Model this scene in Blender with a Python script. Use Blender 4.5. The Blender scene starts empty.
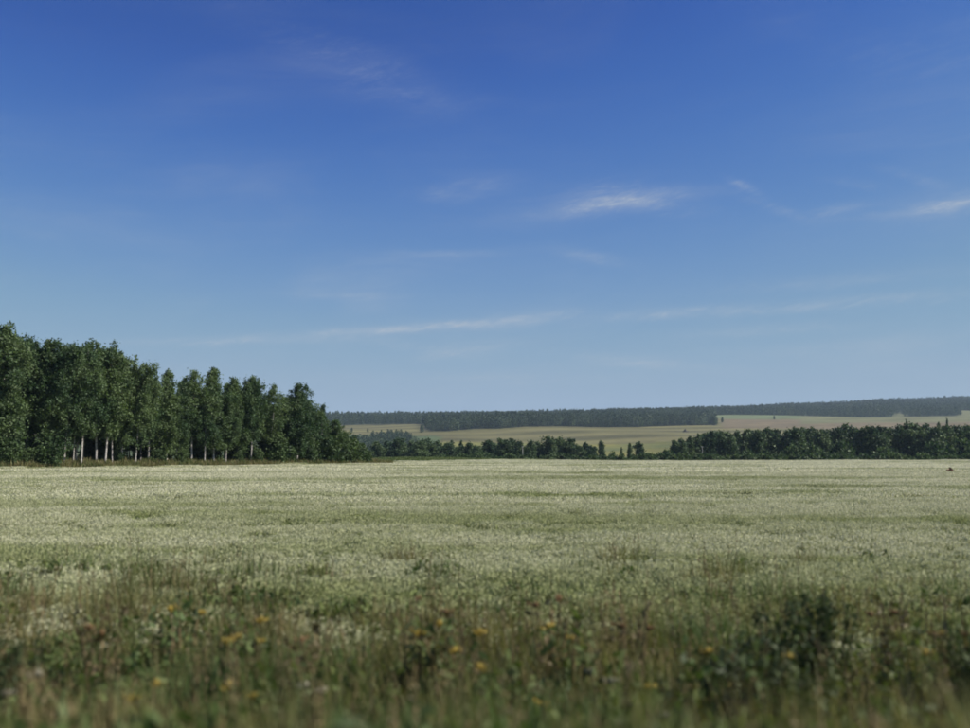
import bpy, math, random
import numpy as np
from mathutils import Vector, Matrix

SC = bpy.context.scene
COL = SC.collection
R = math.radians

# ------------------------------------------------------------------ camera
CAM_Z = 2.6
FPX = 980.0                     # focal length in photograph pixels (970 wide)
PITCH = math.atan((452.0 - 364.0) / FPX)
cam_d = bpy.data.cameras.new('camera')
cam_d.sensor_width = 36.0
cam_d.lens = 36.0 * FPX / 970.0
cam_d.clip_start = 0.05
cam_d.clip_end = 40000
cam_d.dof.use_dof = True
cam_d.dof.focus_distance = 220.0
cam_d.dof.aperture_fstop = 0.8
cam = bpy.data.objects.new('camera', cam_d)
COL.objects.link(cam)
cam.location = (0, 0, CAM_Z)
cam.rotation_euler = (math.pi / 2 + PITCH, 0, 0)
SC.camera = cam

# ------------------------------------------------------------------ sun, sky, exposure
SUN_AZ, SUN_EL = 98.0, 44.0     # degrees clockwise from the view direction, above the horizon
SKY_STRENGTH = 0.075
SUN_STRENGTH = 4.9
sun_d = bpy.data.lights.new('sun', 'SUN')
sun_d.energy = SUN_STRENGTH
sun_d.angle = R(0.53)
sun_d.color = (1.0, 0.94, 0.85)
sun = bpy.data.objects.new('sun', sun_d)
COL.objects.link(sun)
to_sun = Vector((math.sin(R(SUN_AZ)) * math.cos(R(SUN_EL)), math.cos(R(SUN_AZ)) * math.cos(R(SUN_EL)), math.sin(R(SUN_EL))))
sun.rotation_euler = to_sun.to_track_quat('Z', 'Y').to_euler()
sun.location = (60, -20, 80)

SC.view_settings.view_transform = 'Standard'
SC.view_settings.look = 'None'
SC.view_settings.gamma = 1
SC.view_settings.use_curve_mapping = False
SC.view_settings.exposure = 0.5
SC.render.film_transparent = False
SC.cycles.use_denoising = True
SC.cycles.filter_width = 1.9
SC.cycles.max_bounces = 6
SC.cycles.transparent_max_bounces = 8
SC.cycles.volume_bounces = 1


class NT:
    """small helper to write node trees"""
    def __init__(self, tree):
        self.t = tree
        self.n = tree.nodes
        self.l = tree.links

    def node(self, kind, **kw):
        nd = self.n.new(kind)
        for k, v in kw.items():
            setattr(nd, k, v)
        return nd

    def put(self, sock, v):
        if isinstance(v, bpy.types.NodeSocket):
            self.l.new(v, sock)
        elif v is not None:
            if hasattr(sock.default_value, '__len__') and not hasattr(v, '__len__'):
                v = (v,) * len(sock.default_value)
            if hasattr(sock.default_value, '__len__') and len(sock.default_value) == 4 and len(v) == 3:
                v = (*v, 1.0)
            sock.default_value = v

    def math(self, op, a, b=None, c=None, clamp=False):
        nd = self.node('ShaderNodeMath', operation=op, use_clamp=clamp)
        for i, v in enumerate((a, b, c)):
            self.put(nd.inputs[i], v)
        return nd.outputs[0]

    def mix(self, fac, a, b, blend='MIX'):
        nd = self.node('ShaderNodeMix', data_type='RGBA', blend_type=blend)
        self.put(nd.inputs[0], fac)
        self.put(nd.inputs[6], a)
        self.put(nd.inputs[7], b)
        return nd.outputs[2]

    def noise(self, vec, scale, detail=4, rough=0.55, dist=0.0):
        nd = self.node('ShaderNodeTexNoise')
        if vec is not None:
            self.l.new(vec, nd.inputs['Vector'])
        nd.inputs['Scale'].default_value = scale
        nd.inputs['Detail'].default_value = detail
        nd.inputs['Roughness'].default_value = rough
        nd.inputs['Distortion'].default_value = dist
        return nd.outputs['Fac']

    def ramp(self, fac, lo, hi, a=0.0, b=1.0, smooth=True):
        nd = self.node('ShaderNodeMapRange', interpolation_type='SMOOTHSTEP' if smooth else 'LINEAR', clamp=True)
        self.put(nd.inputs[0], fac)
        for i, v in enumerate((lo, hi, a, b)):
            nd.inputs[i + 1].default_value = v
        return nd.outputs[0]

    def scalevec(self, vec, s):
        nd = self.node('ShaderNodeVectorMath', operation='MULTIPLY')
        self.l.new(vec, nd.inputs[0])
        nd.inputs[1].default_value = s
        return nd.outputs[0]

    def combine(self, x, y, z=0.0):
        nd = self.node('ShaderNodeCombineXYZ')
        for i, v in enumerate((x, y, z)):
            self.put(nd.inputs[i], v)
        return nd.outputs[0]


CAM_ROT = Matrix.Rotation(math.pi / 2 + PITCH, 3, 'X')


def pix_dir(px, py):
    d = CAM_ROT @ Vector(((px - 485.0) / FPX, -(py - 364.0) / FPX, -1.0))
    return d.normalized()


def pix_azel(px, py):
    d = pix_dir(px, py)
    return math.atan2(d.x, d.y), math.asin(d.z)


world = bpy.data.worlds.new('World')
SC.world = world
world.use_nodes = True
w = NT(world.node_tree)
w.n.clear()
sky = w.node('ShaderNodeTexSky', sky_type='NISHITA')
sky.sun_disc = False
sky.sun_elevation = R(SUN_EL)
sky.sun_rotation = R(SUN_AZ)
sky.altitude = 300
sky.air_density = 1.0
sky.dust_density = 0.3
sky.ozone_density = 3.0
tc = w.node('ShaderNodeTexCoord')
sep = w.node('ShaderNodeSeparateXYZ')
w.l.new(tc.outputs['Generated'], sep.inputs[0])
az = w.math('ARCTAN2', sep.outputs[0], sep.outputs[1])
el = w.math('ARCSINE', sep.outputs[2])
# deepen the clear blue: each channel gets its own contrast, held near the plain sky where that is bright
ssep = w.node('ShaderNodeSeparateColor')
w.l.new(sky.outputs[0], ssep.inputs[0])
chan = []
CURVES = [
    ((0, 0), (1.1, .20), (1.31, .33), (1.67, .68), (2.5, 1.50), (3.29, 2.08), (4.65, 2.62), (6.0, 2.80), (10, 4.0)),
    ((0, 0), (1.92, .80), (2.23, 1.13), (2.81, 1.80), (3.93, 2.83), (4.81, 3.36), (5.84, 3.62), (7.0, 3.8), (10, 4.4)),
    ((0, 0), (3.48, 3.35), (3.94, 3.98), (4.63, 4.55), (5.6, 4.86), (5.98, 4.80), (7.0, 4.9), (10, 5.0))]
for ch, pts_ in enumerate(CURVES):
    fc = w.node('ShaderNodeFloatCurve')
    cu = fc.mapping.curves[0]
    fc.mapping.extend = 'HORIZONTAL'
    cu.points[0].location = (0, 0)
    cu.points[1].location = (1, pts_[-1][1] / 10)
    for a_, b_ in pts_[1:-1]:
        cu.points.new(a_ / 10, b_ / 10)
    fc.mapping.update()
    w.l.new(w.math('DIVIDE', ssep.outputs[ch], 10.0), fc.inputs['Value'])
    chan.append(w.math('MULTIPLY', fc.outputs[0], 10.0))
scomb = w.node('ShaderNodeCombineColor')
for ch in range(3):
    w.l.new(chan[ch], scomb.inputs[ch])
skycol = scomb.outputs[0]
# thin cirrus: streaky noise in azimuth and elevation, gathered in wisps
streak = w.noise(w.combine(w.math('MULTIPLY', az, 5.0), w.math('MULTIPLY', w.math('ADD', el, w.math('MULTIPLY', az, -0.06)), 34.0)), 1.0, 6, 0.62, 0.9)
fine = w.noise(w.combine(w.math('MULTIPLY', az, 22.0), w.math('MULTIPLY', w.math('ADD', el, w.math('MULTIPLY', az, -0.15)), 90.0)), 1.0, 5, 0.6, 1.2)
fib = w.noise(w.combine(w.math('MULTIPLY', w.math('ADD', az, w.math('MULTIPLY', el, 0.8)), 55.0), w.math('MULTIPLY', w.math('ADD', el, w.math('MULTIPLY', az, -0.22)), 240.0)), 1.0, 5, 0.65, 1.6)
WISPS = [  # px, py, half length, half height, slope (rise per run), strength
    (580, 210, 50, 7, 0.10, 0.5), (635, 197, 60, 8, 0.02, 0.42), (650, 206, 50, 8, -0.12, 0.34), (600, 188, 40, 8, 0.06, 0.26), (462, 190, 40, 10, 0.14, 0.30),
    (955, 204, 38, 8, 0.14, 0.7), (905, 212, 48, 4, 0.06, 0.40), (835, 211, 20, 5, 0.12, 0.70), (775, 208, 26, 5, -0.40, 0.42), (744, 186, 13, 4, -0.45, 0.55),
    (860, 184, 24, 4, -0.2, 0.28), (915, 178, 24, 5, -0.35, 0.24), (590, 257, 36, 6, -0.18, 0.34), (440, 254, 60, 4, 0.0, 0.22),
    (230, 341, 90, 4, 0.05, 0.75), (360, 331, 80, 4, 0.06, 0.85), (455, 325, 55, 4, 0.05, 0.9), (540, 317, 60, 6, 0.1, 0.45),
    (660, 314, 70, 5, 0.06, 0.6), (790, 307, 90, 5, 0.04, 0.55), (900, 300, 70, 7, 0.03, 0.35), (465, 352, 50, 7, 0.14, 0.42), (400, 345, 50, 6, -0.12, 0.3),
    (610, 358, 50, 5, -0.10, 0.5), (670, 366, 50, 5, -0.06, 0.42), (850, 348, 110, 8, 0.05, 0.34), (760, 330, 90, 6, 0.02, 0.3), (340, 295, 55, 4, 0.0, 0.34),
    (480, 378, 160, 6, 0.0, 0.34), (830, 282, 100, 7, 0.03, 0.26), (375, 72, 85, 26, -0.35, 0.10), (400, 80, 60, 18, -0.2, 0.07), (300, 50, 90, 24, -0.3, 0.06), (930, 60, 90, 30, -0.2, 0.08),
]
tot = None
for px, py, hl, hh, sl, st in WISPS:
    a0, e0 = pix_azel(px, py)
    da = w.math('SUBTRACT', az, a0)
    de = w.math('SUBTRACT', w.math('SUBTRACT', el, e0), w.math('MULTIPLY', da, sl))
    g = w.math('ADD', w.math('POWER', w.math('ABSOLUTE', w.math('MULTIPLY', da, FPX / hl)), 2.0),
               w.math('POWER', w.math('ABSOLUTE', w.math('MULTIPLY', de, FPX / hh)), 2.0))
    g = w.math('MULTIPLY', w.math('POWER', 2.718, w.math('MULTIPLY', g, -1.0)), st)
    tot = g if tot is None else w.math('ADD', tot, g)
thread = w.math('ADD', w.math('MULTIPLY', w.ramp(streak, 0.34, 0.72), 0.75), w.math('MULTIPLY', w.math('MULTIPLY', w.ramp(fine, 0.38, 0.68), w.ramp(fib, 0.32, 0.68, 0.1, 1.6)), 0.9))
wisp = w.math('MULTIPLY', tot, w.math('MULTIPLY_ADD', thread, 0.44, 0.12))
broad = w.noise(w.combine(w.math('MULTIPLY', az, 3.0), w.math('MULTIPLY', w.math('ADD', el, w.math('MULTIPLY', az, -0.05)), 11.0)), 1.0, 4, 0.55, 0.6)
veil = w.math('MULTIPLY', w.math('MULTIPLY', w.ramp(broad, 0.42, 0.72), w.math('MULTIPLY_ADD', w.ramp(streak, 0.35, 0.75), 0.7, 0.3)), w.ramp(sep.outputs[2], 0.12, 0.32, 0.28, 0.08))
cl = w.math('ADD', wisp, veil, clamp=True)
cl = w.math('MULTIPLY', cl, w.ramp(sep.outputs[2], 0.0, 0.03))
skyc = w.mix(cl, skycol, (4.1, 4.6, 5.3))
bg = w.node('ShaderNodeBackground')
w.l.new(skyc, bg.inputs[0])
bg.inputs[1].default_value = SKY_STRENGTH
wo = w.node('ShaderNodeOutputWorld')
w.l.new(bg.outputs[0], wo.inputs[0])

# ------------------------------------------------------------------ the lie of the land (metres)
_ys = np.arange(-4000, 12001, 1.0)
_tab = np.array([  # y, height on the view axis, rise per metre to the right
    (-4000, 0, 0), (225, 0.0, 0), (255, -0.05, 0), (300, -0.9, 0), (400, -3.8, 0), (600, -11, 0), (850, -16, 0), (1000, -11, 0), (1100, -5, 0),
    (1300, 13, .002), (1800, 46, .006), (2200, 66, .009), (2600, 88, .012), (3200, 109, .024), (4000, 130, .040),
    (4600, 132, .040), (6000, 120, .03), (9000, 90, .01), (12000, 80, 0)], float)


def _smooth(a, n):
    k = np.ones(n) / n
    return np.convolve(np.pad(a, (n // 2, n - 1 - n // 2), mode='edge'), k, mode='valid')


_z0 = np.interp(_ys, _tab[:, 0], _tab[:, 1])
_zs = _smooth(_smooth(_z0, 121), 61)
_mix = np.clip((_ys - 330) / 150.0, 0, 1)
_z0 = _smooth(_z0, 31) * (1 - _mix) + _zs * _mix
_g0 = _smooth(np.interp(_ys, _tab[:, 0], _tab[:, 2]), 201)


def H(x, y):
    x = np.asarray(x, float)
    y = np.asarray(y, float)
    z = np.interp(y, _ys, _z0) + np.interp(y, _ys, _g0) * np.clip(x, -4500, 4500)
    far = np.clip((y - 350) / 900.0, 0, 1)
    z = z + far * (3.0 * np.sin(x / 171.0 + 1.3) * np.sin(y / 233.0) + 1.6 * np.sin(x / 67.0 + y / 91.0))
    near = np.clip((y - 9) / 40.0, 0, 1) * (1 - far)
    z = z + near * 0.05 * (np.sin(x / 17.0 + y / 31.0) + np.sin(y / 13.0 - x / 43.0))
    # the slightly higher ground of the birch stand
    sx = -62.0 + (y - 118.0) / 1.542
    d = np.minimum((sx - x) * 0.84, (-20.5 - 0.17 * (y - 182.0) - x)) + 3.0
    z = z + np.interp(y, [110, 190], [1.2, 0.5]) * np.clip(d / 5.0, 0, 1) * np.clip((330 - y) / 40, 0, 1) * (y > 20)
    z = z + 0.95 * np.exp(-((x + 18) / 24.0) ** 2 - ((y - 266) / 26.0) ** 2)
    # the road bank under the camera
    z = z + 1.15 * (1 - np.clip((np.abs(y + 1.5) - 4.0) / 4.6, 0, 1))
    return z


def Hf(x, y):
    return float(H(x, y))


def at_depth(px, y):
    """world x of the ray through picture column px at distance y ahead"""
    return (px - 485.0) / FPX * y / math.cos(PITCH) * 1.0


def z_at(py, y):
    """height seen at picture row py at distance y ahead"""
    return CAM_Z + y * (452.0 - py) / FPX


# ------------------------------------------------------------------ materials
def new_mat(name):
    m = bpy.data.materials.new(name)
    m.use_nodes = True
    t = NT(m.node_tree)
    t.n.clear()
    out = t.node('ShaderNodeOutputMaterial')
    return m, t, out


def leaf_mat(name, dark, light, trans=0.25, scale=0.35, rough=0.6, tint=None):
    m, t, out = new_mat(name)
    geo = t.node('ShaderNodeNewGeometry')
    n1 = t.noise(geo.outputs['Position'], scale, 3)
    oi = t.node('ShaderNodeObjectInfo')
    f = t.math('ADD', t.ramp(n1, 0.3, 0.7), t.math('MULTIPLY', t.math('SUBTRACT', oi.outputs['Random'], 0.5), 0.7), clamp=True)
    col = t.mix(f, dark, light)
    isl = t.math('MULTIPLY_ADD', geo.outputs['Random Per Island'], 0.7, 0.65)
    col = t.mix(1.0, col, t.combine(isl, isl, isl), 'MULTIPLY')
    if tint:
        col = t.mix(t.ramp(geo.outputs['Random Per Island'], 1 - tint[1], 1 - tint[1] + 0.01), col, tint[0])
    p = t.node('ShaderNodeBsdfPrincipled')
    t.l.new(col, p.inputs['Base Color'])
    p.inputs['Roughness'].default_value = rough
    p.inputs['Specular IOR Level'].default_value = 0.25
    tr = t.node('ShaderNodeBsdfTranslucent')
    t.l.new(t.mix(1.0, col, (1.1, 1.25, 0.6), 'MULTIPLY'), tr.inputs[0])
    mx = t.node('ShaderNodeMixShader')
    mx.inputs[0].default_value = trans
    t.l.new(p.outputs[0], mx.inputs[1])
    t.l.new(tr.outputs[0], mx.inputs[2])
    t.l.new(mx.outputs[0], out.inputs[0])
    return m


def plain_mat(name, a, b, scale=3.0, rough=0.85, bump=0.0):
    m, t, out = new_mat(name)
    geo = t.node('ShaderNodeNewGeometry')
    n1 = t.noise(geo.outputs['Position'], scale, 5)
    col = t.mix(t.ramp(n1, 0.32, 0.68), a, b)
    p = t.node('ShaderNodeBsdfPrincipled')
    t.l.new(col, p.inputs['Base Color'])
    p.inputs['Roughness'].default_value = rough
    p.inputs['Specular IOR Level'].default_value = 0.2
    if bump:
        bp = t.node('ShaderNodeBump')
        bp.inputs['Distance'].default_value = bump
        t.l.new(n1, bp.inputs['Height'])
        t.l.new(bp.outputs[0], p.inputs['Normal'])
    t.l.new(p.outputs[0], out.inputs[0])
    return m


def birch_bark():
    m, t, out = new_mat('birch_bark')
    tcn = t.node('ShaderNodeTexCoord')
    ob = tcn.outputs['Object']
    marks = t.noise(t.scalevec(ob, (2.0, 2.0, 9.0)), 1.6, 4, 0.6, 0.4)
    col = t.mix(t.ramp(marks, 0.50, 0.60), (0.50, 0.47, 0.43), (0.05, 0.045, 0.04))
    s = t.node('ShaderNodeSeparateXYZ')
    t.l.new(ob, s.inputs[0])
    foot = t.ramp(t.math('ADD', s.outputs[2], t.math('MULTIPLY', marks, 1.2)), 0.7, 1.7)
    col = t.mix(foot, (0.09, 0.075, 0.06), col)
    p = t.node('ShaderNodeBsdfPrincipled')
    t.l.new(col, p.inputs['Base Color'])
    p.inputs['Roughness'].default_value = 0.7
    t.l.new(p.outputs[0], out.inputs[0])
    return m


M = {}
M['birch_leaf'] = leaf_mat('birch_leaf', (0.046, 0.084, 0.038), (0.112, 0.158, 0.066), 0.34, 0.22)
M['shrub_leaf'] = leaf_mat('shrub_leaf', (0.034, 0.064, 0.024), (0.074, 0.112, 0.040), 0.25, 0.3)
M['grove_leaf'] = leaf_mat('grove_leaf', (0.028, 0.058, 0.030), (0.092, 0.132, 0.056), 0.2, 0.10)
M['far_leaf'] = leaf_mat('far_leaf', (0.020, 0.042, 0.022), (0.058, 0.088, 0.038), 0.15, 0.012)
M['bark_white'] = birch_bark()
M['bark_dark'] = plain_mat('bark_dark', (0.035, 0.028, 0.022), (0.09, 0.075, 0.06), 4.0, 0.9)
M['twig'] = plain_mat('twig', (0.04, 0.03, 0.025), (0.08, 0.06, 0.05), 3.0, 0.9)
M['pole_wood'] = plain_mat('pole_wood', (0.42, 0.40, 0.36), (0.58, 0.56, 0.50), 2.0, 0.85)
M['insulator'] = plain_mat('insulator', (0.5, 0.5, 0.5), (0.65, 0.65, 0.62), 9.0, 0.3)
M['soil'] = plain_mat('soil', (0.18, 0.10, 0.065), (0.32, 0.18, 0.11), 5.0, 0.95, 0.03)
M['asphalt'] = plain_mat('asphalt', (0.04, 0.04, 0.042), (0.062, 0.06, 0.058), 30.0, 0.9)
M['paint'] = plain_mat('paint', (0.6, 0.6, 0.58), (0.75, 0.75, 0.72), 12.0, 0.7)


def ground_mat():
    m, t, out = new_mat('ground_cover')
    at = t.node('ShaderNodeAttribute', attribute_name='zone')
    geo = t.node('ShaderNodeNewGeometry')
    pos = geo.outputs['Position']
    big = t.noise(t.scalevec(pos, (0.006, 0.012, 0.0)), 1.0, 5, 0.6)
    mid = t.noise(t.scalevec(pos, (0.05, 0.11, 0.05)), 1.0, 5, 0.6)
    sml = t.noise(pos, 3.0, 4, 0.6)
    k = t.math('ADD', t.ramp(big, 0.25, 0.75, 0.72, 1.22), t.ramp(mid, 0.25, 0.75, -0.16, 0.16))
    k = t.math('ADD', k, t.ramp(sml, 0.3, 0.7, -0.12, 0.12))
    col = t.mix(1.0, at.outputs['Color'], t.combine(k, k, k), 'MULTIPLY')
    p = t.node('ShaderNodeBsdfPrincipled')
    t.l.new(col, p.inputs['Base Color'])
    p.inputs['Roughness'].default_value = 0.95
    p.inputs['Specular IOR Level'].default_value = 0.1
    bp = t.node('ShaderNodeBump')
    bp.inputs['Distance'].default_value = 0.05
    t.l.new(sml, bp.inputs['Height'])
    t.l.new(bp.outputs[0], p.inputs['Normal'])
    t.l.new(p.outputs[0], out.inputs[0])
    return m


M['ground'] = ground_mat()


def crop_mat(name, good, weedy, trans):
    """colour of the crop: weedy green bands run along the field rows"""
    m, t, out = new_mat(name)
    geo = t.node('ShaderNodeNewGeometry')
    pos = geo.outputs['Position']
    band = t.noise(t.scalevec(pos, (0.022, 0.10, 0.0)), 1.0, 4, 0.6, 0.4)
    spot = t.noise(t.scalevec(pos, (0.16, 0.30, 0.0)), 1.0, 3, 0.6)
    sp = t.node('ShaderNodeSeparateXYZ')
    t.l.new(pos, sp.inputs[0])
    near = t.ramp(sp.outputs[1], 14.0, 75.0, 0.36, 0.0)
    f = t.math('ADD', t.math('ADD', t.ramp(band, 0.45, 0.66, 0.0, 0.72), t.ramp(spot, 0.5, 0.74, 0.0, 0.45)), near, clamp=True)
    col = t.mix(f, good, weedy)
    isl = t.math('MULTIPLY_ADD', geo.outputs['Random Per Island'], 0.35, 0.82)
    col = t.mix(1.0, col, t.combine(isl, isl, isl), 'MULTIPLY')
    p = t.node('ShaderNodeBsdfPrincipled')
    t.l.new(col, p.inputs['Base Color'])
    p.inputs['Roughness'].default_value = 0.75
    p.inputs['Specular IOR Level'].default_value = 0.15
    tr = t.node('ShaderNodeBsdfTranslucent')
    t.l.new(col, tr.inputs[0])
    mx = t.node('ShaderNodeMixShader')
    mx.inputs[0].default_value = trans
    t.l.new(p.outputs[0], mx.inputs[1])
    t.l.new(tr.outputs[0], mx.inputs[2])
    t.l.new(mx.outputs[0], out.inputs[0])
    return m


M['crop_head'] = crop_mat('crop_head', (0.69, 0.675, 0.49), (0.295, 0.325, 0.125), 0.34)
M['crop_leaf'] = crop_mat('crop_leaf', (0.34, 0.36, 0.17), (0.16, 0.21, 0.068), 0.3)
M['grass'] = leaf_mat('grass', (0.082, 0.128, 0.042), (0.215, 0.180, 0.080), 0.35, 0.55, tint=((0.18, 0.145, 0.07), 0.14))
M['edge_grass'] = leaf_mat('edge_grass', (0.10, 0.125, 0.04), (0.19, 0.175, 0.075), 0.3, 0.5, tint=((0.24, 0.18, 0.10), 0.2))
M['dry_stalk'] = leaf_mat('dry_stalk', (0.11, 0.088, 0.042), (0.20, 0.150, 0.075), 0.15, 1.5)
M['weed_dark'] = leaf_mat('weed_dark', (0.045, 0.068, 0.026), (0.080, 0.102, 0.036), 0.2, 1.2)
M['weed_green'] = leaf_mat('weed_green', (0.066, 0.104, 0.032), (0.125, 0.150, 0.05), 0.3, 1.2)
M['yellow'] = plain_mat('yellow_petal', (0.23, 0.17, 0.03), (0.30, 0.22, 0.04), 8.0, 0.7)
M['orange'] = plain_mat('rust_flower', (0.12, 0.070, 0.03), (0.17, 0.10, 0.045), 8.0, 0.8)
M['cream'] = plain_mat('cream_flower', (0.20, 0.19, 0.13), (0.27, 0.25, 0.18), 8.0, 0.8)


# ------------------------------------------------------------------ mesh helpers
class MB:
    """collects polygons as numpy blocks, one material index per block"""
    def __init__(self):
        self.v, self.f, self.m, self.n = [], [], [], 0

    def quads(self, P, mi=0):
        """P: (n,4,3)"""
        P = np.asarray(P, float)
        n = len(P)
        if n == 0:
            return
        self.v.append(P.reshape(-1, 3))
        self.f.append(np.arange(n * 4).reshape(n, 4) + self.n)
        self.m.append(np.full(n, mi, np.int32))
        self.n += n * 4

    def tube(self, pts, rad, sides=6, mi=0):
        pts = np.asarray(pts, float)
        rad = np.asarray(rad, float)
        n = len(pts)
        tan = np.gradient(pts, axis=0)
        tan /= np.linalg.norm(tan, axis=1)[:, None] + 1e-9
        ref = np.where(np.abs(tan[:, 2:3]) > 0.9, np.array([[1.0, 0, 0]]), np.array([[0, 0, 1.0]]))
        u = np.cross(tan, ref)
        u /= np.linalg.norm(u, axis=1)[:, None] + 1e-9
        vv = np.cross(tan, u)
        a = np.arange(sides) / sides * 2 * math.pi
        ring = pts[:, None, :] + rad[:, None, None] * (np.cos(a)[None, :, None] * u[:, None, :] + np.sin(a)[None, :, None] * vv[:, None, :])
        base = self.n
        self.v.append(ring.reshape(-1, 3))
        q = []
        for i in range(n - 1):
            for j in range(sides):
                k = (j + 1) % sides
                q.append((base + i * sides + j, base + i * sides + k, base + (i + 1) * sides + k, base + (i + 1) * sides + j))
        self.f.append(np.array(q))
        self.m.append(np.full(len(q), mi, np.int32))
        self.n += n * sides

    def mesh(self, name, mats, smooth=False):
        v = np.concatenate(self.v)
        f = np.concatenate(self.f)
        mi = np.concatenate(self.m)
        me = bpy.data.meshes.new(name)
        me.vertices.add(len(v))
        me.vertices.foreach_set('co', v.ravel())
        me.loops.add(f.size)
        me.loops.foreach_set('vertex_index', f.ravel().astype(np.int32))
        me.polygons.add(len(f))
        me.polygons.foreach_set('loop_start', (np.arange(len(f)) * 4).astype(np.int32))
        me.polygons.foreach_set('loop_total', np.full(len(f), 4, np.int32))
        for m in mats:
            me.materials.append(M[m])
        me.polygons.foreach_set('material_index', mi)
        me.polygons.foreach_set('use_smooth', np.full(len(f), smooth))
        me.update(calc_edges=True)
        me.validate()
        return me


def rhombs(rng, C, a, b, up=0.0):
    """leaf-sized four-cornered faces round the points C, random lie; up > 0 makes them stand steeper"""
    n = len(C)
    u = rng.normal(size=(n, 3))
    u[:, 2] *= (1.0 + up)
    u /= np.linalg.norm(u, axis=1)[:, None]
    r = rng.normal(size=(n, 3))
    v = np.cross(u, r)
    v /= np.linalg.norm(v, axis=1)[:, None] + 1e-9
    s = rng.uniform(0.65, 1.35, size=(n, 1))
    u = u * a * s
    v = v * b * s
    return np.stack([C - u, C - v, C + u, C + v], axis=1)


def link(name, data, parent=None):
    o = bpy.data.objects.new(name, data)
    COL.objects.link(o)
    if parent is not None:
        o.parent = parent
    return o


def tag(o, label=None, cat=None, group=None, kind=None):
    if label:
        o['label'] = label
    if cat:
        o['category'] = cat
    if group:
        o['group'] = group
    if kind:
        o['kind'] = kind
    return o


# ------------------------------------------------------------------ ground
def smooth_noise(x, y, s, seed):
    r = np.random.default_rng(seed)
    z = 0
    for k in range(6):
        a = r.uniform(0, 6.28)
        fr = s * (1.0 + 0.6 * k)
        z = z + np.sin((x * math.cos(a) + y * math.sin(a)) * fr + r.uniform(0, 6.28)) / (1 + 0.5 * k)
    return z / 3.0


LINE_A, LINE_B = (-62.0, 118.0), (-20.5, 182.0)
SLOPE = (LINE_B[1] - LINE_A[1]) / (LINE_B[0] - LINE_A[0])


def stand_line(x):
    return LINE_A[1] + SLOPE * (x - LINE_A[0])


def stand_y(px):
    return (LINE_A[1] - SLOPE * LINE_A[0]) / (1 - SLOPE * (px - 485.0) / FPX)


def in_stand(x, y, margin=0.0):
    """inside the birch stand: behind its front line and left of its right-hand edge"""
    right_edge = -20.5 - 0.17 * (y - 182.0)
    return (y > stand_line(x) - margin) & (x < right_edge + margin)


def crop_end(x, y):
    """far edge of the crop"""
    pxc = 485 + FPX * x / np.maximum(y, 1)
    return np.interp(pxc, [330, 380, 470, 560, 1000], [205, 212, 238, 262, 268]) + 2.5 * smooth_noise(x, y * 0, 0.05, 4)


CROP_START = 10.8


def is_crop(x, y):
    return (y > CROP_START) & (y < crop_end(x, y)) & ~in_stand(x, y, 3.2)


def px_of(x, y):
    return 485 + FPX * x / np.maximum(y, 1.0)


def far_wood(x, y):
    """where the woods of the far slope stand"""
    p = px_of(x, y)
    n = smooth_noise(x, y, 0.018, 9) * 45 + smooth_noise(x, y, 0.09, 10) * 18
    left = (y > 2120 + n) & (p < 428)
    belt = (y > np.interp(p, [424, 432, 500, 560, 640, 700, 713], [1780, 1680, 1720, 1800, 1830, 1880, 2080]) + n * 0.6) & (p > 425 + n * 0.05) & (p < 712 + n * 0.12)
    ridge = (y > np.interp(p, [700, 740, 800, 850, 970], [2680, 2640, 2640, 2500, 2480]) + n) & (p >= 700)
    pocket = (((p > 895 + n * 0.12) & (p < 905 + n * 0.12)) | (p > 957 + n * 0.2)) & (y < 2880 + n * 2) & (y > 2400)
    lone = (p > 711) & (p < 717) & (y > 1990) & (y < 2060)
    return ((left | belt | ridge) & ~pocket | lone) & (y < 4500)


def zone_colour(x, y):
    n = len(x)
    c = np.zeros((n, 3))
    p = px_of(x, y)
    nz = smooth_noise(x, y, 0.012, 21)
    nf = smooth_noise(x, y, 0.05, 22)
    c[:] = (0.085, 0.11, 0.05)
    slope = y > 950
    strip = np.sin((y - 0.25 * x) / 23.0 + nz)          # mown swaths
    hay = np.stack([0.124 + 0.030 * strip + 0.025 * nz, 0.116 + 0.026 * strip + 0.024 * nz, 0.050 + 0.012 * strip + 0.008 * nz], 1)
    c[slope] = hay[slope]
    low = slope & (y < 1330 + 60 * nz)                  # damp green foot of the slope
    gl = np.stack([0.130 + 0.04 * nf, 0.132 + 0.022 * nf, 0.042 + 0 * nf], 1)
    c[low] = gl[low]
    rosy = slope & (p > 722) & (y > 1750) & (y < 2300)
    c[rosy] = np.stack([0.142 + 0.02 * nf, 0.114 + 0.016 * nf, 0.066 + 0.006 * nf], 1)[rosy]
    bright = (p > 700) & (p < 840) & (y > 2330 + 30 * nf) & (y < 2800)
    c[bright] = (0.125, 0.150, 0.072)
    pale = (p > 800) & (y > 2000) & (y < 3000)
    c[pale] = (0.135, 0.138, 0.066)
    wood = far_wood(x, y) | (y > 3300)
    c[wood] = (0.03, 0.04, 0.022)
    lft = slope & (p < 440) & (y < 1520 + 80 * nf)
    c[lft] = (0.085, 0.115, 0.05)
    crop = is_crop(x, y)
    c[crop] = (0.20, 0.18, 0.10)
    verge = (y < CROP_START + 0.6) & (y > -30)
    c[verge] = (0.075, 0.068, 0.035)
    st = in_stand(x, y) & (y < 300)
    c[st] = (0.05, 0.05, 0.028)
    return c


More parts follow.
